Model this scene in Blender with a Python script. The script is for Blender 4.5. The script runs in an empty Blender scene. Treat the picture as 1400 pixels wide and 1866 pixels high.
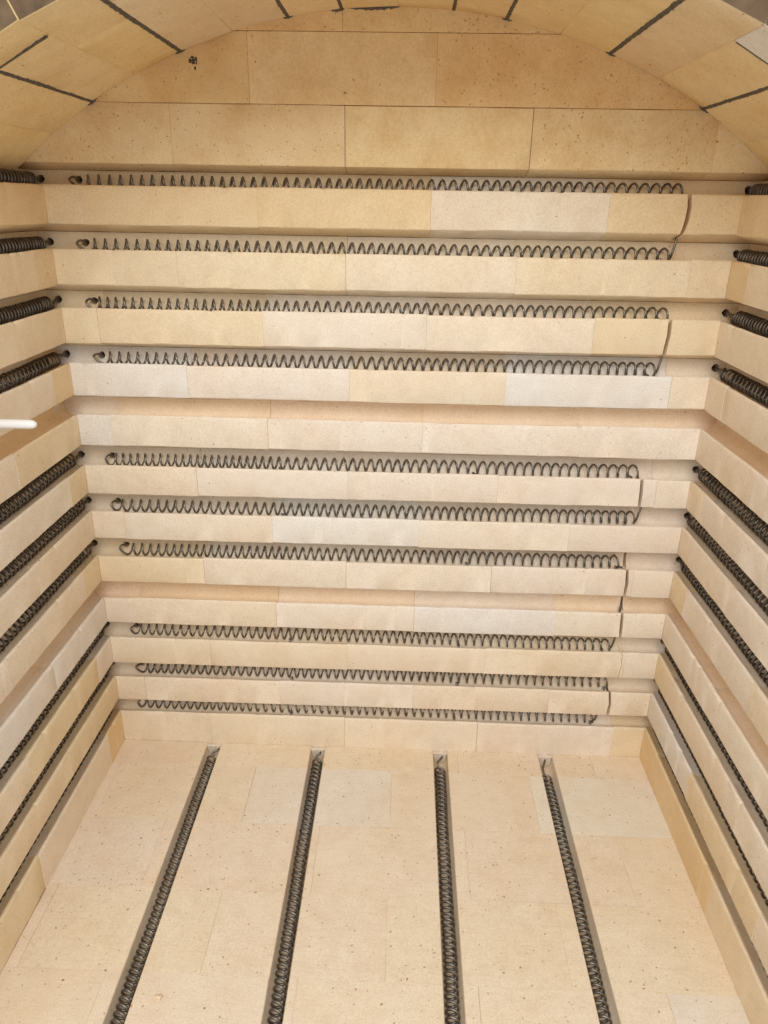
import bpy, bmesh, math, random
import numpy as np
from mathutils import Vector, Matrix
from mathutils.geometry import tessellate_polygon
random.seed(11)
SC = 0.001                      # the numbers below are millimetres
scene = bpy.context.scene
COL = scene.collection

# ---------------------------------------------------------------- camera
cam_data = bpy.data.cameras.new('camera')
cam = bpy.data.objects.new('camera', cam_data)
COL.objects.link(cam)
YAW, PIT, ROL = 0.02551, -0.39484, -0.01697
Rz = Matrix.Rotation(YAW, 3, 'Z'); Rx = Matrix.Rotation(PIT, 3, 'X'); Ry = Matrix.Rotation(ROL, 3, 'Y')
RM = Rz @ Rx @ Ry
right = RM @ Vector((1, 0, 0)); fwd = RM @ Vector((0, 1, 0)); up = RM @ Vector((0, 0, 1))
mw = Matrix((right, up, -fwd)).transposed().to_4x4()
mw.translation = Vector((486.8, -1056.0, 897.6)) * SC
cam.matrix_world = mw
cam_data.sensor_fit = 'HORIZONTAL'; cam_data.sensor_width = 36
cam_data.lens = 34.62
cam_data.clip_start = 0.02; cam_data.clip_end = 100
cam_data.dof.use_dof = True
cam_data.dof.focus_distance = 1.08
cam_data.dof.aperture_fstop = 14
scene.camera = cam

# ---------------------------------------------------------------- light
world = bpy.data.worlds.new('World'); scene.world = world
world.use_nodes = True
bg = world.node_tree.nodes['Background']
bg.inputs[0].default_value = (0.95, 0.975, 1.0, 1)
bg.inputs[1].default_value = 1.0

def area(name, loc, target, sx, sy, power, color):
    d = bpy.data.lights.new(name, 'AREA'); d.shape = 'RECTANGLE'
    d.size = sx; d.size_y = sy; d.energy = power; d.color = color
    o = bpy.data.objects.new(name, d); COL.objects.link(o)
    o.location = Vector(loc)
    o.rotation_euler = (Vector(target) - Vector(loc)).to_track_quat('-Z', 'Y').to_euler()
    return o
area('window_light', (0.27, -1.98, 2.08), (0.46, 0.0, 0.25), 1.5, 1.2, 38, (0.97, 0.985, 1.0))

scene.view_settings.view_transform = 'Standard'
scene.view_settings.look = 'None'
scene.view_settings.exposure = -0.07
scene.view_settings.gamma = 1.0
scene.render.engine = 'CYCLES'
scene.cycles.max_bounces = 12
scene.cycles.diffuse_bounces = 10
scene.render.resolution_x = 768; scene.render.resolution_y = 1024

# ---------------------------------------------------------------- materials
def brick_material(name, speck, speck_size, streak=0.0, stain=0.0, tint=None):
    m = bpy.data.materials.new(name); m.use_nodes = True
    nt = m.node_tree; N = nt.nodes; L = nt.links
    b = N['Principled BSDF']
    b.inputs['Roughness'].default_value = 0.93
    b.inputs['Specular IOR Level'].default_value = 0.18
    info = N.new('ShaderNodeObjectInfo'); geo = N.new('ShaderNodeNewGeometry')
    add = N.new('ShaderNodeVectorMath'); add.operation = 'ADD'
    mul = N.new('ShaderNodeMath'); mul.operation = 'MULTIPLY'; mul.inputs[1].default_value = 37.0
    L.new(info.outputs['Random'], mul.inputs[0])
    L.new(geo.outputs['Position'], add.inputs[0]); L.new(mul.outputs[0], add.inputs[1])
    P = add.outputs[0]
    def noise(scale, detail=3, rough=0.55, vec=P):
        n = N.new('ShaderNodeTexNoise'); n.inputs['Scale'].default_value = scale
        n.inputs['Detail'].default_value = detail; n.inputs['Roughness'].default_value = rough
        L.new(vec, n.inputs['Vector']); return n.outputs['Fac']
    def ramp(fac, stops):
        r = N.new('ShaderNodeValToRGB'); L.new(fac, r.inputs[0])
        while len(r.color_ramp.elements) < len(stops): r.color_ramp.elements.new(0.5)
        for e, (p, c) in zip(r.color_ramp.elements, stops): e.position = p; e.color = c
        return r.outputs['Color']
    def mix(mode, fac, a, c):
        x = N.new('ShaderNodeMix'); x.data_type = 'RGBA'; x.blend_type = mode
        if isinstance(fac, float): x.inputs[0].default_value = fac
        else: L.new(fac, x.inputs[0])
        for s, v in ((6, a), (7, c)):
            if isinstance(v, tuple): x.inputs[s].default_value = v
            else: L.new(v, x.inputs[s])
        return x.outputs[2]
    # broad warm and pale patches inside one brick
    broad = ramp(noise(9, 3), [(0.32, (0.98, 0.935, 0.88, 1)), (0.55, (1, 1, 1, 1)), (0.75, (1.03, 1.04, 1.07, 1))])
    c = mix('MULTIPLY', 0.75, info.outputs['Color'], broad)
    mid = ramp(noise(45, 4, 0.6), [(0.3, (0.93, 0.90, 0.86, 1)), (0.6, (1.02, 1.02, 1.02, 1))])
    c = mix('MULTIPLY', 0.6, c, mid)
    fine = ramp(noise(420, 3, 0.7), [(0.3, (0.86, 0.84, 0.80, 1)), (0.65, (1.05, 1.05, 1.05, 1))])
    c = mix('MULTIPLY', 0.85, c, fine)
    if tint: c = mix('MULTIPLY', 1.0, c, (*tint, 1))
    if stain:
        st = ramp(noise(14, 5, 0.65), [(0.46, (1, 1, 1, 1)), (0.68, (0.84, 0.70, 0.54, 1))])
        c = mix('MULTIPLY', stain, c, st)
    # specks and little burnt-out pits
    wob = N.new('ShaderNodeTexNoise'); wob.inputs['Scale'].default_value = 260; wob.inputs['Detail'].default_value = 2
    L.new(P, wob.inputs['Vector'])
    vm = N.new('ShaderNodeVectorMath'); vm.operation = 'SCALE'; vm.inputs['Scale'].default_value = 0.006
    L.new(wob.outputs['Color'], vm.inputs[0])
    va = N.new('ShaderNodeVectorMath'); va.operation = 'ADD'; L.new(P, va.inputs[0]); L.new(vm.outputs[0], va.inputs[1])
    def specks(scale, rad, amount, color, c):
        v = N.new('ShaderNodeTexVoronoi'); v.inputs['Scale'].default_value = scale; L.new(va.outputs[0], v.inputs['Vector'])
        sep = N.new('ShaderNodeSeparateColor'); L.new(v.outputs['Color'], sep.inputs[0])
        gate = N.new('ShaderNodeMath'); gate.operation = 'LESS_THAN'; gate.inputs[1].default_value = amount
        L.new(sep.outputs[0], gate.inputs[0])
        rr = N.new('ShaderNodeMath'); rr.operation = 'MULTIPLY'; rr.inputs[1].default_value = rad
        L.new(sep.outputs[1], rr.inputs[0])
        d = N.new('ShaderNodeMath'); d.operation = 'SUBTRACT'; L.new(rr.outputs[0], d.inputs[0]); L.new(v.outputs['Distance'], d.inputs[1])
        s = N.new('ShaderNodeMath'); s.operation = 'MULTIPLY'; s.inputs[1].default_value = 12; s.use_clamp = True; L.new(d.outputs[0], s.inputs[0])
        g = N.new('ShaderNodeMath'); g.operation = 'MULTIPLY'; L.new(s.outputs[0], g.inputs[0]); L.new(gate.outputs[0], g.inputs[1])
        return mix('MIX', g.outputs[0], c, color), g.outputs[0]
    c, g1 = specks(90, 0.20 * speck_size, 0.10 * speck, (0.33, 0.19, 0.09, 1), c)
    c, g2 = specks(210, 0.30 * speck_size, 0.14 * speck, (0.42, 0.25, 0.12, 1), c)
    # fine crazed streaks left by the saw
    mp = N.new('ShaderNodeMapping'); mp.inputs['Scale'].default_value = (30, 90, 330); L.new(P, mp.inputs['Vector'])
    sn = noise(1.0, 3, 0.6, mp.outputs[0])
    if streak:
        mp.inputs['Scale'].default_value = (34, 300, 300)
        sc = ramp(sn, [(0.36, (0.86, 0.80, 0.72, 1)), (0.5, (1, 1, 1, 1))])
        c = mix('MULTIPLY', streak, c, sc)
    L.new(c, b.inputs['Base Color'])
    bump = N.new('ShaderNodeBump'); bump.inputs['Strength'].default_value = 0.35; bump.inputs['Distance'].default_value = 0.0012
    h1 = noise(330, 4, 0.65); h2 = noise(60, 3)
    hs = N.new('ShaderNodeMath'); hs.operation = 'MULTIPLY_ADD'; hs.inputs[1].default_value = 0.6
    L.new(h1, hs.inputs[0]); L.new(h2, hs.inputs[2])
    h3 = N.new('ShaderNodeMath'); h3.operation = 'SUBTRACT'; L.new(hs.outputs[0], h3.inputs[0]); L.new(g1, h3.inputs[1])
    h4 = N.new('ShaderNodeMath'); h4.operation = 'MULTIPLY_ADD'; h4.inputs[1].default_value = 0.25; L.new(sn, h4.inputs[0]); L.new(h3.outputs[0], h4.inputs[2])
    L.new(h4.outputs[0], bump.inputs['Height']); L.new(bump.outputs[0], b.inputs['Normal'])
    return m

def simple(name, color, rough, metal=0.0, var=0.0, scale=200, bump=0.0):
    m = bpy.data.materials.new(name); m.use_nodes = True
    nt = m.node_tree; N = nt.nodes; L = nt.links; b = N['Principled BSDF']
    b.inputs['Roughness'].default_value = rough; b.inputs['Metallic'].default_value = metal
    b.inputs['Base Color'].default_value = (*color, 1)
    if var:
        t = N.new('ShaderNodeTexNoise'); t.inputs['Scale'].default_value = scale; t.inputs['Detail'].default_value = 4
        g = N.new('ShaderNodeNewGeometry'); L.new(g.outputs['Position'], t.inputs['Vector'])
        r = N.new('ShaderNodeValToRGB'); L.new(t.outputs['Fac'], r.inputs[0])
        r.color_ramp.elements[0].position = 0.3; r.color_ramp.elements[1].position = 0.7
        r.color_ramp.elements[0].color = (*[v * (1 - var) for v in color], 1)
        r.color_ramp.elements[1].color = (*[min(1, v * (1 + var)) for v in color], 1)
        L.new(r.outputs[0], b.inputs['Base Color'])
        if bump:
            k = N.new('ShaderNodeBump'); k.inputs['Strength'].default_value = bump; k.inputs['Distance'].default_value = 0.001
            L.new(t.outputs['Fac'], k.inputs['Height']); L.new(k.outputs[0], b.inputs['Normal'])
    return m

M_WALL = brick_material('firebrick', 1.5, 0.72)
M_BOUNCE = brick_material('firebrick_groove_bounce', 0.8, 0.8, tint=(1.0, 0.93, 0.84))  # tint paints the warm bounced light of the groove backs
M_TOP = brick_material('firebrick_speckled', 3.6, 0.95, stain=0.6)
M_ARCH = brick_material('firebrick_arch', 1.4, 0.9, streak=0.25, stain=0.25)
M_FLOOR = brick_material('firebrick_floor', 1.9, 1.0, streak=0.22)
M_BROWN_END = simple('brown_brick_end', (0.130, 0.080, 0.042), 0.95, var=0.25, scale=70, bump=0.5)  # darker brown for the front end faces of the arch bricks
M_MORTAR = simple('dark_mortar', (0.105, 0.082, 0.055), 0.95, var=0.35, scale=260, bump=0.8)
M_WIRE = simple('oxidised_wire', (0.205, 0.180, 0.148), 0.36, metal=0.8, var=0.4, scale=130, bump=0.15)
M_DARK_WIRE = simple('dark_wire', (0.135, 0.112, 0.090), 0.38, metal=0.75, var=0.4, scale=130, bump=0.15)  # darker tone of the wire, used on the side coils
M_CERAMIC = simple('white_ceramic', (0.86, 0.84, 0.80), 0.35)
M_CEMENT = simple('cement', (0.70, 0.60, 0.48), 0.95, var=0.12, scale=160, bump=0.6)
M_BOARD = simple('light_block_board', (0.55, 0.42, 0.26), 1.0, var=0.08, scale=60)  # unseen boards added behind the bricks to stop light leaking through joints
M_SLAG = simple('slag', (0.07, 0.045, 0.025), 0.8)

CREAM = (0.810, 0.690, 0.528)
PALE = (0.815, 0.713, 0.582)
WARM = (0.798, 0.661, 0.456)
ORANGE = (0.784, 0.606, 0.368)
TAN = (0.815, 0.620, 0.330)
AMBER = (0.770, 0.530, 0.255)
SAND = (0.785, 0.592, 0.332)
OCHRE = (0.768, 0.548, 0.282)
WHITE = (0.800, 0.745, 0.665)
WHITISH = (0.803, 0.730, 0.615)
def tone(c, k=0.008):
    r = random.uniform(-k, k); s = random.uniform(-k, k)
    return (c[0] + r * 0.6, c[1] + r, c[2] + r + s * 1.5, 1)
def pick(k=6):
    return random.choice([WARM, CREAM, CREAM, WARM] if k <= 3 else ([PALE, PALE, PALE, CREAM, PALE] if k <= 9 else [CREAM, PALE, CREAM]))

# ---------------------------------------------------------------- helpers
def link_mesh(name, bm, mat, parent=None, color=None, smooth=True, angle=38):
    me = bpy.data.meshes.new(name)
    bmesh.ops.recalc_face_normals(bm, faces=bm.faces)
    if smooth:
        for f in bm.faces: f.smooth = True
    bm.to_mesh(me); bm.free()
    if smooth: me.set_sharp_from_angle(angle=math.radians(angle))
    me.materials.append(mat)
    o = bpy.data.objects.new(name, me); COL.objects.link(o)
    if parent: o.parent = parent
    if color: o.color = color
    return o

def thing(name, label=None, cat=None, group=None, kind=None, loc=(0, 0, 0)):
    o = bpy.data.objects.new(name, None); o.empty_display_size = 0.02
    o.location = Vector(loc) * SC
    COL.objects.link(o)
    if label: o['label'] = label
    if cat: o['category'] = cat
    if group: o['group'] = group
    if kind: o['kind'] = kind
    return o
def keep_world(o, parent):
    o.parent = parent
    o.location = o.location - parent.location

def offset_profile(prof, amt):
    n = len(prof); out = []
    area2 = sum(prof[i][0] * prof[(i + 1) % n][1] - prof[(i + 1) % n][0] * prof[i][1] for i in range(n))
    sg = 1 if area2 > 0 else -1
    for i in range(n):
        p0, p1, p2 = prof[i - 1], prof[i], prof[(i + 1) % n]
        def nrm(a, b):
            dx, dy = b[0] - a[0], b[1] - a[1]; l = math.hypot(dx, dy) or 1
            return (dy / l * sg, -dx / l * sg)
        a, b = nrm(p0, p1), nrm(p1, p2)
        nx, ny = a[0] + b[0], a[1] + b[1]; l = math.hypot(nx, ny) or 1
        out.append((p1[0] - nx / l * amt, p1[1] - ny / l * amt))
    return out

def sweep(prof, u0, u1, fmap, step=32, end=0.18, m0=None, m1=None, rough=None, chips=False):
    """prism of a profile along u; m0 / m1: mitre functions shifting u by profile depth; rough: edge unevenness per profile point"""
    bm = bmesh.new()
    n = max(1, int(abs(u1 - u0) / step))
    us = []
    if m0 is None: us.append((u0, 0)); us.append((u0 + end, 1))
    else: us.append((u0, 1))
    mids = [(u0 + (u1 - u0) * i / n, 1) for i in range(1, n)]
    if rough and chips and abs(u1 - u0) > 60:
        sg = 1 if u1 > u0 else -1
        for _ in range(random.choice([0, 1, 1, 2])):
            c = random.uniform(min(u0, u1) + 15, max(u0, u1) - 15); w = random.uniform(1.5, 5)
            mids = [m for m in mids if abs(m[0] - c) > w + 4] + [(c - w - 1.5, 1), (c - w * 0.4, 2), (c + w * 0.5, 3), (c + w + 1.5, 1)]
        mids.sort(key=lambda m: m[0] * sg)
    us += mids
    if m1 is None: us.append((u1 - end, 1)); us.append((u1, 0))
    else: us.append((u1, 1))
    small = offset_profile(prof, end)
    rings = []
    for k, (u, full) in enumerate(us):
        P = prof if full else small
        ring = []
        for i, (a, z) in enumerate(P):
            uu = u
            if k == 0 and m0: uu = u0 + m0(a)
            if k == len(us) - 1 and m1: uu = u1 + m1(a)
            if rough and rough[i] and 0 < k < len(us) - 1:
                a += random.uniform(-1, 1) * rough[i]; z += random.uniform(-1, 1) * rough[i]
                if full >= 2 and chips and i in chips: a += 0.9 * (full - 1); z -= 0.9
            ring.append(bm.verts.new(Vector(fmap(a, z, uu)) * SC))
        rings.append(ring)
    m = len(prof)
    for r0, r1 in zip(rings, rings[1:]):
        for i in range(m):
            j = (i + 1) % m
            bm.faces.new((r0[i], r0[j], r1[j], r1[i]))
    for tri in tessellate_polygon([[Vector((p[0], p[1], 0)) for p in prof]]):
        bm.faces.new([rings[0][t] for t in tri]); bm.faces.new([rings[-1][t] for t in tri])
    return bm

def cut(obj, cutters):
    """carve holes and slots into one brick"""
    tmp = []
    for bm in cutters:
        me = bpy.data.meshes.new('cutter'); bmesh.ops.recalc_face_normals(bm, faces=bm.faces); bm.to_mesh(me); bm.free()
        c = bpy.data.objects.new('cutter', me); COL.objects.link(c); tmp.append(c)
        md = obj.modifiers.new('cut', 'BOOLEAN'); md.operation = 'DIFFERENCE'; md.solver = 'EXACT'; md.object = c
    dg = bpy.context.evaluated_depsgraph_get(); dg.update()
    new = bpy.data.meshes.new_from_object(obj.evaluated_get(dg))
    obj.modifiers.clear()
    obj.data = new
    if len(new.materials) == 0: new.materials.append(M_WALL)
    for p in new.polygons: p.use_smooth = True
    new.set_sharp_from_angle(angle=math.radians(38))
    for c in tmp:
        me = c.data; bpy.data.objects.remove(c); bpy.data.meshes.remove(me)

def hole_bm(x, z, r, y0, y1, wob=0.12):
    bm = bmesh.new(); n = 12; A = []; B = []
    for i in range(n):
        t = 2 * math.pi * i / n; rr = r * (1 + random.uniform(-wob, wob))
        A.append(bm.verts.new(Vector((x + rr * math.cos(t), y0, z + rr * math.sin(t))) * SC))
        B.append(bm.verts.new(Vector((x + rr * math.cos(t), y1, z + rr * math.sin(t))) * SC))
    for i in range(n):
        j = (i + 1) % n; bm.faces.new((A[i], A[j], B[j], B[i]))
    bm.faces.new(A); bm.faces.new(list(reversed(B)))
    return bm

def slot_bm(path, w, y0, y1):
    """crooked vertical slot: path of (x, z) from top to bottom"""
    bm = bmesh.new(); rows = []
    for k, (x, z) in enumerate(path):
        ww = w * random.uniform(0.8, 1.15) / 2
        rows.append([bm.verts.new(Vector(p) * SC) for p in ((x - ww, y0, z), (x + ww, y0, z), (x + ww, y1, z), (x - ww, y1, z))])
    for a, b in zip(rows, rows[1:]):
        for i in range(4):
            j = (i + 1) % 4; bm.faces.new((a[i], a[j], b[j], b[i]))
    bm.faces.new(rows[0]); bm.faces.new(list(reversed(rows[-1])))
    return bm

def tube(name, pts, rad, mat, parent, sides=7):
    pts = np.array(pts, float); n = len(pts)
    T = np.gradient(pts, axis=0); T /= np.linalg.norm(T, axis=1)[:, None] + 1e-12
    nrm = np.cross(T[0], [0.31, 0.77, 0.55]); nrm /= np.linalg.norm(nrm)
    ang = np.arange(sides) * 2 * math.pi / sides
    V = np.zeros((n, sides, 3))
    for i in range(n):
        nrm = nrm - T[i] * nrm.dot(T[i]); nrm /= np.linalg.norm(nrm)
        b = np.cross(T[i], nrm)
        r = rad[i] if hasattr(rad, '__len__') else rad
        V[i] = pts[i] + r * (np.cos(ang)[:, None] * nrm + np.sin(ang)[:, None] * b)
    V = (V * SC).reshape(-1, 3)
    faces = []
    for i in range(n - 1):
        for j in range(sides):
            k = (j + 1) % sides
            faces.append((i * sides + j, i * sides + k, (i + 1) * sides + k, (i + 1) * sides + j))
    faces.append(tuple(range(sides - 1, -1, -1))); faces.append(tuple((n - 1) * sides + j for j in range(sides)))
    me = bpy.data.meshes.new(name); me.from_pydata(V.tolist(), [], faces)
    me.polygons.foreach_set('use_smooth', [True] * len(me.polygons)); me.update()
    me.materials.append(mat)
    o = bpy.data.objects.new(name, me); COL.objects.link(o)
    if parent: o.parent = parent; o.matrix_parent_inverse = Matrix.Translation(-parent.location)
    return o

def bez(P, n=10):
    """smooth path through a few points (Catmull-Rom)"""
    P = [np.array(p, float) for p in P]
    P = [2 * P[0] - P[1]] + P + [2 * P[-1] - P[-2]]
    out = []
    for i in range(1, len(P) - 2):
        for k in range(n):
            t = k / n
            out.append(0.5 * ((2 * P[i]) + (-P[i - 1] + P[i + 1]) * t + (2 * P[i - 1] - 5 * P[i] + 4 * P[i + 1] - P[i + 2]) * t * t
                              + (-P[i - 1] + 3 * P[i] - 3 * P[i + 1] + P[i + 2]) * t ** 3))
    out.append(P[-2]); return out

# ---------------------------------------------------------------- courses (measured)
W = 920.0
LIP = {1: 915.6, 2: 835.1, 3: 756.4, 4: 678.2, 5: 601.9, 6: 521.9, 7: 445.1, 8: 368.2, 9: 291.0, 10: 214.4, 11: 136.2, 12: 62.7}
FB = {0: 942.5, 1: 867.2, 2: 787.1, 3: 708.2, 4: 631.2, 5: 554.6, 6: 476.7, 7: 399.8, 8: 321.7, 9: 244.4, 10: 165.9, 11: 89.2}
J = {k: ((FB[k - 1] - 10.0) + (LIP[k] + 19.5)) / 2 for k in range(1, 13)}    # joint above course k
GD = 33.0                                                                 # groove depth

def grooved(zbot, zfb, zlip, ztop, back=112.0):
    """profile (depth, height): bottom bevel, flat face, lip, cradle-shaped groove floor, groove back"""
    g = GD
    p = [(back, zbot), (g, zbot)]
    if zfb > zbot + 3: p += [(1.0, zfb - 0.8), (0.0, zfb + 0.6)]
    else: p += [(0.8, zbot), (0.0, zbot + 0.8)]
    p += [(0.0, zlip - 7.0), (0.0, zlip - 3.2), (0.35, zlip - 1.7), (1.2, zlip - 0.6), (2.8, zlip - 0.25)]
    if ztop > zlip + 2:
        p += [(5.0, zlip - 1.5), (8.0, zlip - 3.9), (12, zlip - 6.2), (17, zlip - 7.3), (22, zlip - 6.3), (27, zlip - 3.2), (31, zlip + 1.6), (g, zlip + 7.5), (g, ztop)]
    else:
        p += [(10, zlip)]
    p += [(back, ztop)]
    return p
def rough_of(prof, amt):
    return [(amt * (1.7 if 0.25 < d % 100 < 3.4 else 0.12 if d < 0.9 else 1)) if (d < GD + 1) else 0 for d, z in prof]
def gap(): return random.choice([0.03, 0.05, 0.08, 0.12, 0.2, 0.5])

# ---------------------------------------------------------------- back wall
back_wall = thing('back_wall', 'back wall of stacked cream firebricks with horizontal coil grooves, facing the camera', 'wall')
ODD = [-60.0, 50.0, 284.5, 515.0, 748.5, 980.0]
EVEN = [-60.0, 170.0, 402.0, 633.5, 867.0, 980.0]
special = {(1, 3): PALE, (4, 0): WHITE, (4, 3): WHITE, (5, 0): WHITE, (7, 2): WHITE, (9, 3): WHITE, (8, 3): PALE, (6, 0): CREAM,
           (7, 0): CREAM, (7, 3): PALE, (8, 0): WARM, (12, 3): PALE, (11, 2): PALE, (10, 1): CREAM, (12, 4): WARM, (4, 1): PALE, (4, 2): CREAM,
           (6, 3): PALE, (6, 4): PALE, (3, 1): WARM, (3, 2): PALE, (2, 0): CREAM, (5, 3): PALE, (9, 1): CREAM, (2, 2): PALE, (12, 0): CREAM}
seams_over = {9: [-60, 50, 284.5, 512, 744, 980], 6: [-60, 172, 404, 632, 871, 980], 8: [-60, 171, 400.5, 633, 858, 980], 4: [-60, 170.5, 406.5, 632, 867, 980],
              12: [-60, 158, 396.5, 630.5, 867, 980]}
fmap_back = lambda d, z, u: (u, d, z)
back_bricks = {}
def bounce_tint(o, axis, sign, off):
    # bounced orange light painted deep inside the two grooves without coils
    o.data.materials.append(M_BOUNCE)
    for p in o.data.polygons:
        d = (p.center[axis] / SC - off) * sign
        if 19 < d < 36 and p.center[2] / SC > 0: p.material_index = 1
def back_course(k):
    seams = seams_over.get(k, ODD if k % 2 else EVEN)
    top = J[k] - (0.5 if k <= 4 else 0.3)
    bot = J[k + 1] if k < 12 else -45.0
    for i in range(len(seams) - 1):
        s0, s1 = seams[i], seams[i + 1]
        first, last = i == 0, i == len(seams) - 2
        dl = random.uniform(-0.9, 0.9)
        fb = (FB[k] + random.uniform(-0.9, 0.9)) if k < 12 else bot
        pr = grooved(bot, fb, LIP[k] + dl, top)
        dd = random.uniform(-0.5, 0.5)
        pr = [(d + (dd if d < 100 else 0), z) for d, z in pr]
        kw = dict(rough=rough_of(pr, 0.2))
        u0, u1 = s0 + gap() / 2, s1 - gap() / 2
        if first:
            if s1 < 1: continue
            u0 = 0.25; kw['m0'] = lambda a: -a
        if last: u1 = W - 0.25; kw['m1'] = lambda a: a
        bm = sweep(pr, u0, u1, fmap_back, step=17, chips=(5, 6, 7, 8), **kw)
        c = special.get((k, i)) or pick(k)
        if k <= 2 and c in (CREAM, PALE): c = CREAM if c == PALE else WARM
        if k == 1 and c == WARM: c = ORANGE
        o = link_mesh('brick', bm, M_WALL, back_wall, tone(c))
        if k in (5, 9): bounce_tint(o, 1, 1, 0)
        back_bricks[(k, i)] = (o, u0, u1)
for k in range(1, 13): back_course(k)
# upper gable courses
def plain_course(zb, zt, seams, cols, chamfer=False):
    for i in range(len(seams) - 1):
        gp = lambda x: 0.35 if x in (401.7, 639.8) else gap() / 2
        u0, u1 = seams[i] + gp(seams[i]), seams[i + 1] - gp(seams[i + 1])
        dd = random.uniform(-0.4, 0.5)
        if chamfer: pr = [(112, J[1]), (GD, J[1]), (1.0, FB[0] - 0.8), (dd, FB[0] + 0.6), (dd, zt - 0.8), (0.6 + dd, zt), (112, zt)]
        else: pr = [(112, zb), (0.3 + dd, zb), (dd, zb + 0.3), (dd, zt - 0.3), (0.3 + dd, zt), (112, zt)]
        bm = sweep(pr, u0, u1, fmap_back, rough=rough_of(pr, 0.15))
        link_mesh('brick', bm, M_TOP, back_wall, tone(cols[i % len(cols)]))
plain_course(J[1], 1011.9, [-80, 177, 401.7, 639.8, 872.1, 1010], [SAND, SAND, SAND, SAND, SAND, SAND], chamfer=True)
plain_course(1012.4, 1091.0, [-20, 47, 281.1, 515.8, 751.6, 940], [AMBER, OCHRE, OCHRE, AMBER, OCHRE, AMBER])
plain_course(1091.6, 1170.0, [120, 399.7, 634.4, 820], [AMBER, OCHRE, OCHRE])
def box_bm(x0, x1, y0, y1, z0, z1):
    bm = bmesh.new()
    v = [bm.verts.new(Vector((x, y, z)) * SC) for x in (x0, x1) for y in (y0, y1) for z in (z0, z1)]
    for f in ((0, 1, 3, 2), (4, 6, 7, 5), (0, 4, 5, 1), (2, 3, 7, 6), (0, 2, 6, 4), (1, 5, 7, 3)): bm.faces.new([v[i] for i in f])
    return bm
link_mesh('light_block', box_bm(-190, W + 190, 114, 160, -80, 1260), M_BOARD, back_wall, smooth=False)

# ---------------------------------------------------------------- side walls
Y_FRONT = -655.0
side_tones = {
 'left': {1: [ORANGE, ORANGE, WARM], 2: [ORANGE, WARM], 3: [WARM, CREAM], 4: [ORANGE, CREAM], 5: [WARM, CREAM], 6: [WARM, PALE], 7: [CREAM, PALE], 8: [WARM, CREAM],
          9: [WHITE, WHITE, PALE], 10: [PALE, WARM, CREAM], 11: [WARM, WARM], 12: [ORANGE, CREAM, WARM]},
 'right': {1: [ORANGE, ORANGE], 2: [ORANGE, WARM], 3: [CREAM, WARM], 4: [CREAM, CREAM], 5: [CREAM, PALE], 6: [CREAM, PALE, PALE], 7: [CREAM, PALE], 8: [WARM, PALE, CREAM],
           9: [PALE, PALE, CREAM], 10: [WARM, CREAM, PALE], 11: [WHITE, WARM, CREAM], 12: [ORANGE, ORANGE, WARM]}}
def side_wall(which, label):
    root = thing(which + '_wall', label, 'wall')
    if which == 'left': fmap = lambda d, z, u: (-d, u, z)
    else: fmap = lambda d, z, u: (W + d, u, z)
    for k in range(1, 13):
        s = [-58.0, -291.0, -524.0] if k % 2 == 0 else [-189.0, -422.0]
        if k == 12: s = [-63.0, -313.0, -546.0]
        seams = [0.0] + s + [Y_FRONT]
        top = J[k] - 0.4; bot = J[k + 1] if k < 12 else -45.0
        for i in range(len(seams) - 1):
            fb = (FB[k] + random.uniform(-0.7, 0.7)) if k < 12 else bot
            pr = grooved(bot, fb, LIP[k] + random.uniform(-0.7, 0.7), top)
            dd = random.uniform(-0.5, 0.5)
            pr = [(d + (dd if d < 100 else 0), z) for d, z in pr]
            u0 = seams[i] - gap() / 2; u1 = seams[i + 1] + gap() / 2
            kw = dict(rough=rough_of(pr, 0.2))
            if i == 0: u0 = -0.25; kw['m1'] = lambda a: a
            bm = sweep(pr, u1, u0, fmap, step=20, chips=(5, 6, 7, 8), **kw)
            t = side_tones[which][k]
            c = t[i] if i < len(t) else pick()
            o = link_mesh('brick', bm, M_WALL, root, tone(c))
            if k in (5, 9): bounce_tint(o, 0, -1 if which == 'left' else 1, 0 if which == 'left' else W)
    x0, x1 = (-160, -114) if which == 'left' else (W + 114, W + 160)
    link_mesh('light_block', box_bm(x0, x1, Y_FRONT, 112, -80, 931), M_BOARD, root, smooth=False)
    return root
left_wall = side_wall('left', 'left side wall of grooved cream firebricks with coils, receding toward the camera')
right_wall = side_wall('right', 'right side wall of grooved cream firebricks with coils, receding toward the camera')

# cement plugs in the middle empty groove, next to the two back corners
def blob(name, c, r, mat, parent, seed=0, sub=3, amt=0.25):
    bm = bmesh.new(); bmesh.ops.create_icosphere(bm, subdivisions=sub, radius=1.0)
    rnd = random.Random(seed)
    ph = [rnd.uniform(0, 6) for _ in range(6)]
    for v in bm.verts:
        n = v.co.copy()
        k = 1 + amt * (math.sin(n.x * 3 + ph[0]) * math.cos(n.y * 4 + ph[1]) * 0.6 + 0.4 * math.sin(n.z * 7 + ph[2]) * math.sin(n.x * 6 + ph[3]))
        v.co = Vector((c[0] + n.x * r[0] * k, c[1] + n.y * r[1] * k, c[2] + n.z * r[2] * k)) * SC
    return link_mesh(name, bm, mat, parent, angle=60)
blob('cement_plug', (-33, 8, 612), (3.5, 12, 11), M_CEMENT, left_wall, 3)
blob('cement_plug', (W + 33, 8, 611), (3.5, 12, 11), M_CEMENT, right_wall, 5)

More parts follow.
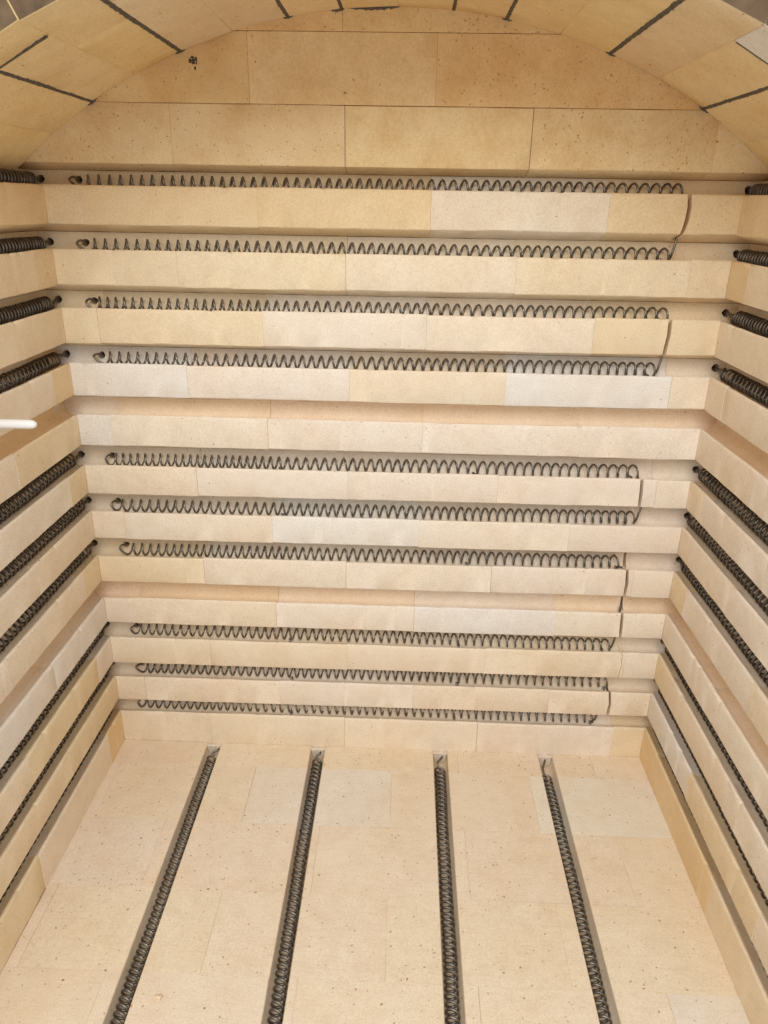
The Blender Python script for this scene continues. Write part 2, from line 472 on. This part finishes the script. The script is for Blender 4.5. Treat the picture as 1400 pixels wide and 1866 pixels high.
# ---------------------------------------------------------------- arch
arch = thing('arch', 'vaulted ceiling arch of tan firebricks with dark mortar lines above the back wall', 'arch')
CX, CZ, RA = 465.8, 358.6, 759.3
ANG = [-41.0, -35.7, -30.6, -25.7, -20.7, -15.4, -10.1, -5.1, 0.0, 5.1, 10.0, 15.1, 20.1, 25.2, 30.4, 35.6, 41.0]
THICK = {-30.6: 3.2, -20.7: 4.6, -10.1: 4.2, -5.1: 3.5, 5.1: 3.5, 10.0: 3.6, 20.1: 4.6, 30.4: 4.0}     # joints filled with dark mortar
Y_ARCH = -295.0
CROSS = {2: [-236.0], 3: [-176.0], 12: [-117.0], 13: [-230.0], 4: [-235.0], 6: [-180], 9: [-175], 8: [-120]}
arch_tone = {4: ORANGE, 5: ORANGE, 12: ORANGE}
def pol(a, r):
    t = math.radians(a); return (CX + r * math.sin(t), CZ + r * math.cos(t))
for i in range(len(ANG) - 1):
    a0, a1 = ANG[i], ANG[i + 1]
    g0 = math.degrees((THICK.get(a0, 0.15) / 2) / RA); g1 = math.degrees((THICK.get(a1, 0.15) / 2) / RA)
    b0, b1 = a0 + g0, a1 - g1
    e = math.degrees(1.0 / RA)
    ys = [-0.5] + CROSS.get(i, []) + [Y_ARCH]
    for j in range(len(ys) - 1):
        dr = random.uniform(-0.3, 0.4)
        pr = [pol(b0, RA + .4 + dr), pol(b0 + e * .4, RA + dr), pol(b1 - e * .4, RA + dr), pol(b1, RA + .4 + dr), pol(b1, RA + 112), pol(b0, RA + 112)]
        ro = [0.3, 0.15, 0.15, 0.3, 0, 0]
        crossgap = 1.2 if (i in (2, 13)) else 0.3
        y0 = ys[j] - (crossgap if j else 0); y1 = ys[j + 1] + (crossgap if j + 2 < len(ys) else random.uniform(-1.5, 1.5))
        bm = sweep(pr, y1, y0, lambda p, z, u: (p, u, z), step=24, rough=ro, end=0.4)
        c = arch_tone.get(i, TAN)
        if i == 13 and j == 1: c = WHITE
        o = link_mesh('brick', bm, M_ARCH, arch, tone(c, 0.01))
        if j == len(ys) - 2:
            o.data.materials.append(M_BROWN_END)
            for p in o.data.polygons:
                if p.normal.y < -0.8: p.material_index = 1
# dark mortar squeezed out of the joints
def mortar_strip(a, w0, w1, y0, y1, proud=0.9, seed=0):
    rnd = random.Random(seed); bm = bmesh.new(); rows = []
    n = 84
    wa = 0.0
    for k in range(n + 1):
        t = k / n; y = y0 + (y1 - y0) * t
        w = (w0 + (w1 - w0) * t)
        wa = wa * 0.75 + rnd.uniform(-0.8, 0.8)
        l = -w / 2 * (1 + rnd.uniform(-0.25, 0.3)) + wa * 0.4; r = w / 2 * (1 + rnd.uniform(-0.25, 0.3)) + wa * 0.4
        row = []
        for s, rad in ((l * 0.8, RA + 14), (l, RA + 0.6), (l * 0.5, RA - proud * rnd.uniform(0.5, 1.2)), (r * 0.5, RA - proud * rnd.uniform(0.5, 1.2)), (r, RA + 0.6), (r * 0.8, RA + 14)):
            x, z = pol(a + math.degrees(s / RA), rad); row.append(bm.verts.new(Vector((x, y, z)) * SC))
        rows.append(row)
    for A, B in zip(rows, rows[1:]):
        for q in range(6):
            bm.faces.new((A[q], A[(q + 1) % 6], B[(q + 1) % 6], B[q]))
    bm.faces.new(rows[0]); bm.faces.new(list(reversed(rows[-1])))
    return link_mesh('mortar_joint', bm, M_MORTAR, arch, angle=70)
mortar_strip(-30.6, 4.5, 6.2, -1, Y_ARCH + 2, seed=1)
mortar_strip(-20.7, 7.5, 7.5, -1, Y_ARCH + 2, seed=2)
mortar_strip(-10.1, 5.5, 6.5, -1, Y_ARCH + 2, seed=3)
mortar_strip(-5.1, 5.0, 6.0, -1, Y_ARCH + 2, seed=4)
mortar_strip(5.1, 5.0, 6.0, -1, Y_ARCH + 2, seed=5)
mortar_strip(10.0, 5.5, 6.0, -1, Y_ARCH + 2, seed=6)
mortar_strip(20.1, 6.5, 7.5, -1, Y_ARCH + 2, seed=7)
mortar_strip(30.4, 6.0, 5.5, -1, Y_ARCH + 2, seed=8)
# wedge of mortar across the vault in the left cross joint, thin one on the right
def cross_mortar(a0, a1, y, w0, w1, seed):
    rnd = random.Random(seed); bm = bmesh.new(); rows = []; n = 16
    for k in range(n + 1):
        t = k / n; a = a0 + (a1 - a0) * t; w = w0 + (w1 - w0) * t
        chord = RA * math.cos(math.radians((a1 - a0) / 2)) / math.cos(math.radians(a - (a0 + a1) / 2))
        l = -w / 2 * (1 + rnd.uniform(-0.3, 0.3)); r = w / 2 * (1 + rnd.uniform(-0.3, 0.3)); row = []
        for s, rad in ((l * 0.8, 14), (l, 0.5), (l * 0.5, -0.7), (r * 0.5, -0.7), (r, 0.5), (r * 0.8, 14)):
            x, z = pol(a, chord + rad); row.append(bm.verts.new(Vector((x, y + s + t * 0, z)) * SC))
        rows.append(row)
    for A, B in zip(rows, rows[1:]):
        for q in range(6): bm.faces.new((A[q], A[(q + 1) % 6], B[(q + 1) % 6], B[q]))
    bm.faces.new(rows[0]); bm.faces.new(list(reversed(rows[-1])))
    link_mesh('mortar_joint', bm, M_MORTAR, arch, angle=70)
cross_mortar(-30.3, -25.9, -236, 2.5, 8.0, 21)
cross_mortar(25.4, 30.1, -230, 3.0, 2.6, 22)
for a in (-30.6, -20.7, -10.1, 10.0, 20.1, 25.2, 30.4):
    bm = bmesh.new(); rows = []
    for k in range(13):
        rad = RA + 1 + 110 * k / 12; w = random.uniform(2.0, 3.6) * (0.5 if a == 25.2 else 1)
        row = []
        for sx, y in ((-w, Y_ARCH + 6), (-w, Y_ARCH - 0.4), (0, Y_ARCH - 1.6), (w, Y_ARCH - 0.4), (w, Y_ARCH + 6)):
            x, z = pol(a + math.degrees(sx / RA), rad); row.append(bm.verts.new(Vector((x, y, z)) * SC))
        rows.append(row)
    for A, B in zip(rows, rows[1:]):
        for q in range(5): bm.faces.new((A[q], A[(q + 1) % 5], B[(q + 1) % 5], B[q]))
    bm.faces.new(rows[0]); bm.faces.new(list(reversed(rows[-1])))
    link_mesh('mortar_joint', bm, M_MORTAR, arch, angle=70)
# mortar smeared under the crown where it meets the back wall
def smear(name, x0, x1, z, h, y, seed, parent, mat):
    rnd = random.Random(seed); bm = bmesh.new(); n = 22; A = []; B = []; C = []
    for k in range(n + 1):
        t = k / n; x = x0 + (x1 - x0) * t; e = math.sin(math.pi * t) ** 0.5
        hh = h * e * rnd.uniform(0.6, 1.1) + 0.3
        zz = z(x)
        A.append(bm.verts.new(Vector((x, y, zz + 3)) * SC)); B.append(bm.verts.new(Vector((x, y - 1.0 * e - 0.1, zz - hh * 0.4)) * SC))
        C.append(bm.verts.new(Vector((x, y + 1.2, zz - hh)) * SC))
    for P, Q in ((A, B), (B, C), (C, A)):
        for k in range(n): bm.faces.new((P[k], P[k + 1], Q[k + 1], Q[k]))
    bm.faces.new((A[0], B[0], C[0])); bm.faces.new((C[-1], B[-1], A[-1]))
    return link_mesh(name, bm, mat, parent, angle=70)
arcz = lambda x: CZ + math.sqrt(RA * RA - (x - CX) ** 2)
smear('mortar_smear', 408, 470, arcz, 5.0, -0.8, 31, arch, M_MORTAR)
smear('mortar_smear', 385, 402, arcz, 3.5, -0.8, 32, arch, M_MORTAR)
for a in (-20.7, -10.1, 10.0, 20.1, -30.6, 30.4):
    x, z = pol(a, RA); smear('mortar_smear', x - 6, x + 7, arcz, 2.6, -0.8, int(a * 7 + 400), arch, M_MORTAR)
# skewback bricks the arch springs from
for s in (-1, 1):
    pr = []
    a = 41.0 * s
    p0 = pol(a, RA + 1.5); p1 = pol(a, RA + 112)
    pr = [(p0[0], 934.2), (p0[0], max(p0[1] - 1.2, 934.6)), (p1[0] , p1[1] - 1.5), (p1[0] + s * 25, p1[1] - 1.5), (p1[0] + s * 25, 934.2)]
    bm = sweep(pr, Y_ARCH, -0.5, lambda p, z, u: (p, u, z), step=200)
    link_mesh('skewback', bm, M_ARCH, arch, tone(WARM))

# scorched chip on the gable
for k, (dx, dz, w, h) in enumerate([(-5, 2, 2.6, 3.4), (0, 1, 2.4, 4.6), (4, 4, 2.0, 3.6), (-1, 6.5, 3, 1.8), (2, -8, 1.4, 3.0), (4.5, -1, 1.2, 2.2)]):
    blob('slag_speck', (213 + dx * 0.8, -0.2, 1057 + dz * 0.8), (w * 0.75, 0.7, h * 0.7), M_SLAG, back_wall, 50 + k, 2, 0.5)

# ---------------------------------------------------------------- floor
floor = thing('floor', kind='structure')
GX = [163.0, 349.5, 567.0, 752.5]; GW = 12.5; GDEP = 25.0
ROWY = [-0.4, -57.0, -181.6, -306.2, -430.0, -554.0, -678.0]
FS = {0: [0, 131, 373, 598, 831, W], 1: [0, 15.5, 249, 482, 716, W], 2: [0, 131, 373, 598, 831, W]}
def floor_profile(x0, x1, dz):
    top = [(x0, -0.35 + dz), (x0 + 0.35, dz)]
    for g in GX:
        l, r = g - GW, g + GW
        arc = [(-GW, 0), (-GW, -8), (-GW + 0.8, -15), (-GW * 0.72, -21.5), (-GW * 0.38, -25.8), (0, -GDEP), (GW * 0.38, -25.8), (GW * 0.72, -21.5), (GW - 0.8, -15), (GW, -8), (GW, 0)]
        arc = [(-GW - 1.0, 0), (-GW, -1.2)] + arc[1:-1] + [(GW, -1.2), (GW + 1.0, 0)]
        if l > x0 + 2 and r < x1 - 2: top += [(g + a, z + dz) for a, z in arc]
    top += [(x1 - 0.35, dz), (x1, -0.35 + dz)]
    return top + [(x1, -60), (x0, -60)]
ftone = {(1, 0): PALE, (1, 2): WHITISH, (1, 4): WHITISH, (2, 0): PALE, (4, 4): WHITISH, (0, 0): CREAM}
for r in range(len(ROWY) - 1):
    seams = FS[0] if r == 0 else FS[1 if r % 2 else 2]
    for i in range(len(seams) - 1):
        x0, x1 = seams[i] + gap() / 2, seams[i + 1] - gap() / 2
        if x1 - x0 < 8: pass
        dz = random.uniform(-0.2, 0.2)
        pr = floor_profile(x0, x1, dz)
        ro = [0.035 if z > -2 else 0 for x, z in pr]
        bm = sweep(pr, ROWY[r + 1] + gap() / 2, ROWY[r] - (gap() / 2 if r else 0), lambda p, z, u: (p, u, z), step=28, rough=ro)
        link_mesh('brick', bm, M_FLOOR, floor, tone([v * 0.97 for v in (ftone.get((r, i)) or CREAM)]))
link_mesh('light_block', box_bm(-190, W + 190, -700, 112, -110, -82), M_BOARD, floor, smooth=False)

# ---------------------------------------------------------------- cut holes and slots in the back wall
def brick_at(k, x):
    for (kk, i), (o, u0, u1) in back_bricks.items():
        if kk == k and u0 - 0.5 <= x <= u1 + 0.5: return o
COILS = [1, 2, 3, 4, 6, 7, 8, 10, 11, 12]
HX = {1: 35.6, 2: 34, 3: 35.5, 4: 36, 6: 33, 7: 32, 8: 36, 10: 36, 11: 36, 12: 32}
cuts = {}
def addcut(o, c): cuts.setdefault(o.name, (o, []))[1].append(c)
for g in COILS:
    addcut(brick_at(g, HX[g]), hole_bm(HX[g], LIP[g] + 6, 5.2, 20, 100))
    addcut(brick_at(g, 1.0), hole_bm(-17, LIP[g] + 6.5, 5.6, 27, 100))
    addcut(brick_at(g, W - 1.0), hole_bm(W + 18, LIP[g] + 6.5, 5.6, 27, 100))
SLOTS = {1: [(850.5, LIP[1] + 9), (850.5, 914), (852.6, 900), (852.1, 885), (849.5, 872), (846.5, 864), (843, 856), (842, 850)],
         3: [(852, LIP[3] + 9), (851.5, 754), (852.5, 735), (851, 721), (850, 706), (847, 700), (846, 690)],
         6: [(847.4, LIP[6] + 9), (847.6, 520), (849, 500), (849.6, 475), (849, 462)],
         8: [(846.8, LIP[8] + 9), (847, 369), (849.5, 345), (848.7, 320), (847, 306)],
         9: [(849.5, LIP[9] + 8), (849.5, 296), (850.0, 289), (851.5, 265), (852.5, 240), (851, 228)],
         11: [(850, LIP[11] + 10), (850.4, 134), (853.4, 112), (852.4, 92), (850, 78)]}
for k, path in SLOTS.items():
    o = brick_at(k, 848)
    deep = 28
    addcut(o, slot_bm(path, 5.0, -8, deep))
    if k in (8, 9):
        xx = {8: 851, 9: 857}[k]
        addcut(o, slot_bm([(xx, LIP[k] + 25), (xx - 0.4, LIP[k] + 8), (xx - 1.5, LIP[k] - 9)], 4.2, 20, 44))
# hairline crack running on below the lowest long slot
crack = slot_bm([(855, LIP[10] + 8), (857, LIP[10] + 1), (862, LIP[10] - 4), (861, 200), (863, 190), (860.5, 178), (861, 164)], 0.9, -6, 30)
addcut(brick_at(10, 860), crack)
for x in (167.5, 350, 567, 749):
    addcut(brick_at(12, x), hole_bm(x + 3, -6, 6.0, -6, 60, 0.3))
for o, cs in cuts.values(): cut(o, cs)

# ---------------------------------------------------------------- heating coils
CR = 8.6; WR = 1.6
def helix(axis, R, pitch, phase=0.0, per=15, jit=0.25, sgn=-1):
    """axis(t in mm) -> (centre, e1, e2, along); pitch(t) in mm; returns points"""
    length = axis['len']; pts = []; t = 0.0; ang = phase; k = 0
    wv = [random.uniform(0, 6) for _ in range(4)]
    while t < length:
        p = pitch(t) * (1 + 0.05 * math.sin(t / 37 + wv[0]))
        s = math.sin(t / 61 + wv[1]) * jit + math.sin(t / 23 + wv[2]) * jit * 0.6
        c = axis['o'] + axis['d'] * t + axis['e1'] * s + axis['e2'] * (math.sin(t / 83 + wv[3]) * jit)
        r = R * (1 + 0.02 * math.sin(ang * 0.37 + wv[2]))
        lean = math.sin(ang + 0.6) * 0.9
        pts.append(c + axis['e1'] * (r * math.cos(ang)) + axis['e2'] * (r * math.sin(ang)) * sgn + axis['d'] * lean)
        ang += 2 * math.pi / per; t += p / per
    return pts
X = np.array([1., 0, 0]); Y = np.array([0, 1., 0]); Z = np.array([0, 0, 1.])
PITCH = {1: lambda t: 14.0, 2: lambda t: 14.2, 3: lambda t: 11.7 + 2.6 * min(1, t / 330), 4: lambda t: 14.3 - 0.8 * (t > 400), 6: lambda t: 11.3 + 3.0 * min(1, max(0, t - 170) / 160),
         7: lambda t: 14.5 - 1.2 * min(1, t / 500), 8: lambda t: 15.0 - 3 * min(1, t / 120) + 2.0 * (t > 260), 10: lambda t: 14.2 - 0.8 * (t > 300), 11: lambda t: 12.6 + 1.6 * min(1, t / 200), 12: lambda t: 13.9 - 0.3 * (t > 500)}
XS = {1: 46, 2: 44, 3: 42, 4: 46, 6: 36, 7: 36, 8: 44, 10: 40, 11: 44, 12: 34}
XE = {1: 855, 2: 848, 3: 857, 4: 852, 6: 851, 7: 852, 8: 849, 10: 846, 11: 860, 12: 845}
ordinal = {(1, 2): 'top', (3, 4): 'second', (6, 7): 'third', (8, 10): 'fourth', (11, 12): 'bottom'}
LBL = {(1, 2): 'topmost pair of dark wire coils in the back wall grooves, just under the arch',
       (3, 4): 'pair of dark wire coils on the back wall just above the upper empty groove',
       (6, 7): 'pair of dark wire coils on the back wall just below the upper empty groove',
       (8, 10): 'dark wire coils on the back wall directly above and below the lower empty groove',
       (11, 12): 'lowest pair of dark wire coils on the back wall, nearest the floor'}
def staple(x, g, parent, z=None, tw=0):
    zz = LIP[g] + 3 - CR if z is None else z
    y = 20 - 4
    P = [(x - 1.6, y + 1, zz + 4.5), (x - 1.2, y - 1.5, zz + 1.5), (x + 0.5, y - 2.6, zz - 0.2), (x + 1.4, y - 1, zz + 1.6), (x + 0.8, y + 3, zz + 2.2)]
    tube('staple', bez(P, 4), 1.25, M_WIRE, parent, 6)
for pair in ((1, 2), (3, 4), (6, 7), (8, 10), (11, 12)):
    root = thing('heating_element', LBL[pair], 'heating coil', 'heating coils on the back wall', loc=(460, 20, LIP[pair[1]]))
    ends = []
    for g in pair:
        zc = LIP[g] + {1: 3, 2: 3, 3: 3, 4: 4.2, 6: 3.4, 7: 3.6, 8: 3.6, 10: 5.4, 11: 5.4, 12: 4.0}[g]
        tilt = {6: 2.0, 7: 2.0, 8: 2.0, 10: -3.2, 11: 0.2, 12: -0.8}.get(g, 0.8)
        ax = dict(o=np.array([XS[g], 20.5 if g < 10 else 22.5, zc]), d=(X + Z * tilt / 800.0), e1=Z, e2=Y, len=XE[g] - XS[g])
        pts = helix(ax, CR + (0.5 if g >= 6 else 0.2), PITCH[g], phase=math.pi)
        want = -1                                            # finish at the bottom of a turn
        while len(pts) > 20 and not ((pts[-1][2] - pts[-3][2]) * want > 0 and (pts[-1][2] - zc) * want > CR * 0.75): pts.pop()
        while (pts[-1][2] - pts[-2][2]) * want < 0: pts.pop()
        tube('coil', pts, WR, M_WIRE, root, 8)
        ends.append(pts[-1])
        p0 = pts[0]
        # tail that swings round into the hole in the groove back
        hx, hz = HX[g], LIP[g] + 6
        tail = [p0 + X * 0.2, p0 + np.array([-4.0, -4.5, 2.0]), np.array([hx - 5.5, 16, zc + 2]), np.array([hx - 3.0, 22, hz + 3.5]), np.array([hx, 30, hz + 1]), np.array([hx, 52, hz])]
        tube('lead_wire', bez(tail, 7), WR * 1.05, M_WIRE, root, 7)
        for x in ((300, 592) if g >= 6 else ()): staple(x + random.uniform(-5, 5), g, root)
        staple(XE[g] - 16, g, root, z=LIP[g] + 3 - CR + 1)
    a, b = ends; ga, gb = pair; zb = LIP[gb]
    k = ga
    path = SLOTS[ga]
    mid = [np.array([x, 20.0, z]) for x, z in path[2:-1]]
    mid = [m for m in mid if zb + 40 < m[2] < LIP[ga] - 18]
    L0 = LIP[ga]
    J0 = [a, a + (np.array([path[1][0] + 0.5, 20.0, L0 - 11]) - a) * np.array([0.6, 0.5, 0.2]), np.array([path[1][0], 20.0, L0 - 12])] + mid
    if pair == (8, 10):
        J0 = J0[:3] + [np.array([848, 15., 352]), np.array([849, 18., 330]), np.array([857.0, 37.0, 314]), np.array([857, 37.0, 296]), np.array([851, 16.0, 281])]
        J0 += [np.array([x, 20.0, z]) for x, z in SLOTS[9][3:-1]]
    J0 += [np.array([b[0] + 6.5, 17.0, zb + 26]), np.array([b[0] + 4.5, 16.0, zb + 14]), np.array([b[0] + 2.5, 17.0, zb + 3]), b]
    tube('jumper_wire', bez(J0, 6), WR * 1.05, M_WIRE, root, 7)

posn = {1: 'topmost groove', 2: 'second groove from the top', 3: 'third groove from the top', 4: 'just above the upper empty groove', 6: 'just below the upper empty groove',
        7: 'middle of three between the empty grooves', 8: 'just above the lower empty groove', 10: 'just below the lower empty groove', 11: 'second groove from the floor', 12: 'groove nearest the floor'}
for which in ('left', 'right'):
    for g in COILS:
        sx = -1 if which == 'left' else 1
        xc = (-21.5 if sx < 0 else W + 21.5) if g >= 6 else (-20.0 if sx < 0 else W + 20.0)
        root = thing('heating_element', 'dark coil in the %s wall, %s' % (which, posn[g]), 'heating coil', 'heating coils along the %s wall' % which, loc=(xc, -300, LIP[g]))
        y0 = {1: 14, 2: 10, 3: 6, 4: 4, 6: 10, 7: 12, 8: 12, 10: 8, 11: 2, 12: 0}[g] + random.uniform(-3, 3)
        if which == 'right': y0 -= {3: 14, 4: 8}.get(g, 0)
        ax = dict(o=np.array([xc, y0, LIP[g] + (6.3 if g >= 6 else 4.2)]), d=-Y, e1=Z, e2=X * sx, len=y0 - Y_FRONT - 25)
        base = 10.2 if g > 3 else 7.6
        pts = helix(ax, CR + 0.5, lambda t: base * 1.08, phase=random.uniform(0, 6), per=13, jit=0.5)
        tube('coil', pts, WR, M_DARK_WIRE, root, 7)
        p0 = np.array(pts[0]); hx = -17 if sx < 0 else W + 18; hz = LIP[g] + 6.5
        tail = [p0, p0 + np.array([0, 5, 0]) * 0.6 + (np.array([hx, p0[1], hz]) - p0) * 0.5, np.array([hx, 28, hz]), np.array([hx, 60, hz])]
        tube('lead_wire', bez(tail, 6), WR * 1.5, M_DARK_WIRE, root, 7)

fl = ['leftmost coil on the floor, in its groove left of the pale brick', 'second floor coil from the left, crossing the pale square brick', 'third floor coil from the left, running almost straight at the camera', 'rightmost coil on the floor, leaning along the left edge of its groove']
for n, gx in enumerate(GX):
    root = thing('heating_element', fl[n], 'heating coil', 'heating coils sunk in the floor', loc=(gx, -300, -20))
    yb = [-24, -22, -32, -42][n]
    xo = [0.3, 0.3, -1.2, -2.2][n]
    bow = [(0, 0), (0.5, 0), (0, 0), (2.5, 0)][n][0]
    zc = -GDEP + 10.6
    ax = dict(o=np.array([gx + xo, yb, zc]), d=-Y, e1=X, e2=Z, len=yb + 665)
    pts = helix(ax, 7.9, lambda t: 9.7 + 0.4 * math.sin(t / 90), phase=1.0, per=14, jit=0.5)
    tube('coil', pts, 1.75, M_WIRE, root, 7)
    p0 = np.array(pts[0]); hx = [170.5, 353, 570, 752][n]
    tail = [p0, p0 + np.array([-3, 6, 1.5]), np.array([gx - 3 + xo, yb * 0.55, -13]), np.array([hx + 1, -6, -8.5]), np.array([hx, 20, -9])]
    tube('lead_wire', bez(tail, 7), 1.7, M_WIRE, root, 7)
    g = gx; pr = [(g - GW + 0.1, -0.7), (g - GW + 0.1, -8), (g - GW + 0.9, -15), (g - GW * 0.72, -21.3), (g - GW * 0.38, -25.5), (g, -GDEP + 0.2), (g + GW * 0.38, -25.5), (g + GW * 0.72, -21.3),
                  (g + GW - 0.9, -15), (g + GW - 0.1, -8), (g + GW - 0.1, -0.7)]
    pl = link_mesh('cement_plug', sweep(pr, -6.5 - random.uniform(0, 1.5), -0.3, lambda p, z, u: (p, u - 0.12 * (z + 8), z), step=3, rough=[0.35] * len(pr), end=1.6), M_CEMENT, None)
    cut(pl, [hole_bm(hx - 0.5, -6.5, 4.4, -20, 20, 0.25)])
    pl.parent = root; pl.matrix_parent_inverse = Matrix.Translation(-root.location)

# ---------------------------------------------------------------- thermocouple
root = thing('thermocouple', 'white ceramic probe tube with rounded tip sticking out of the left wall', 'thermocouple', loc=(0, -236, 655))
prof = [(x, 5.4) for x in (-60, -20, 10, 30, 50)] + [(54, 5.1), (57, 4.1), (58.8, 2.6), (59.6, 0.6)]
tube('sheath_tube', [(x, -236, 654.5) for x, r in prof], [r for x, r in prof], M_CERAMIC, root, 20)

# ---------------------------------------------------------------- crumbs on the floor
c = blob('brick_crumb', (206.9, -462.0, 2.0), (4.6, 3.6, 3.0), simple('crumb', (0.74, 0.58, 0.38), 0.95, var=0.1, scale=300, bump=0.5), None, 7, 2, 0.4)
c['label'] = 'small tan brick crumb on the floor right of the leftmost floor coil'; c['category'] = 'crumb'
bm = bmesh.new()
for k in range(150):
    x = random.uniform(15, W - 15); y = random.uniform(-560, -6)
    if any(abs(x - g) < GW + 2.5 for g in GX): continue
    r = random.choice([0.35, 0.5, 0.6, 0.8, 1.1])
    m = Matrix.Translation(Vector((x, y, r * 0.5 + 0.2)) * SC) @ Matrix.Rotation(random.uniform(0, 6), 4, 'Z') @ Matrix.Diagonal((r * SC, r * SC * random.uniform(0.6, 1.4), r * SC * 0.8, 1))
    bmesh.ops.create_icosphere(bm, subdivisions=1, radius=1.0, matrix=m)
for k in range(90):                                              # and crumbs lying in the grooves
    gg = random.choice(COILS + [5, 9]); r = random.choice([0.4, 0.6, 0.9])
    d = random.uniform(6, 17); zz = LIP[gg] - 4.4 - (d - 6) * 0.22
    side = random.randrange(3)
    p = (random.uniform(20, W - 20), d, zz) if side == 0 else ((-d if side == 1 else W + d), random.uniform(-420, -15), zz)
    m = Matrix.Translation(Vector(p) * SC) @ Matrix.Rotation(random.uniform(0, 6), 4, 'Z') @ Matrix.Diagonal((r * SC, r * SC * 1.3, r * SC * 0.8, 1))
    bmesh.ops.create_icosphere(bm, subdivisions=1, radius=1.0, matrix=m)
g = link_mesh('grit', bm, simple('grit', (0.45, 0.30, 0.17), 0.95, var=0.5, scale=25), None)
g['kind'] = 'stuff'; g['label'] = 'scattered fine brick grit on the floor and in the grooves'; g['category'] = 'grit'
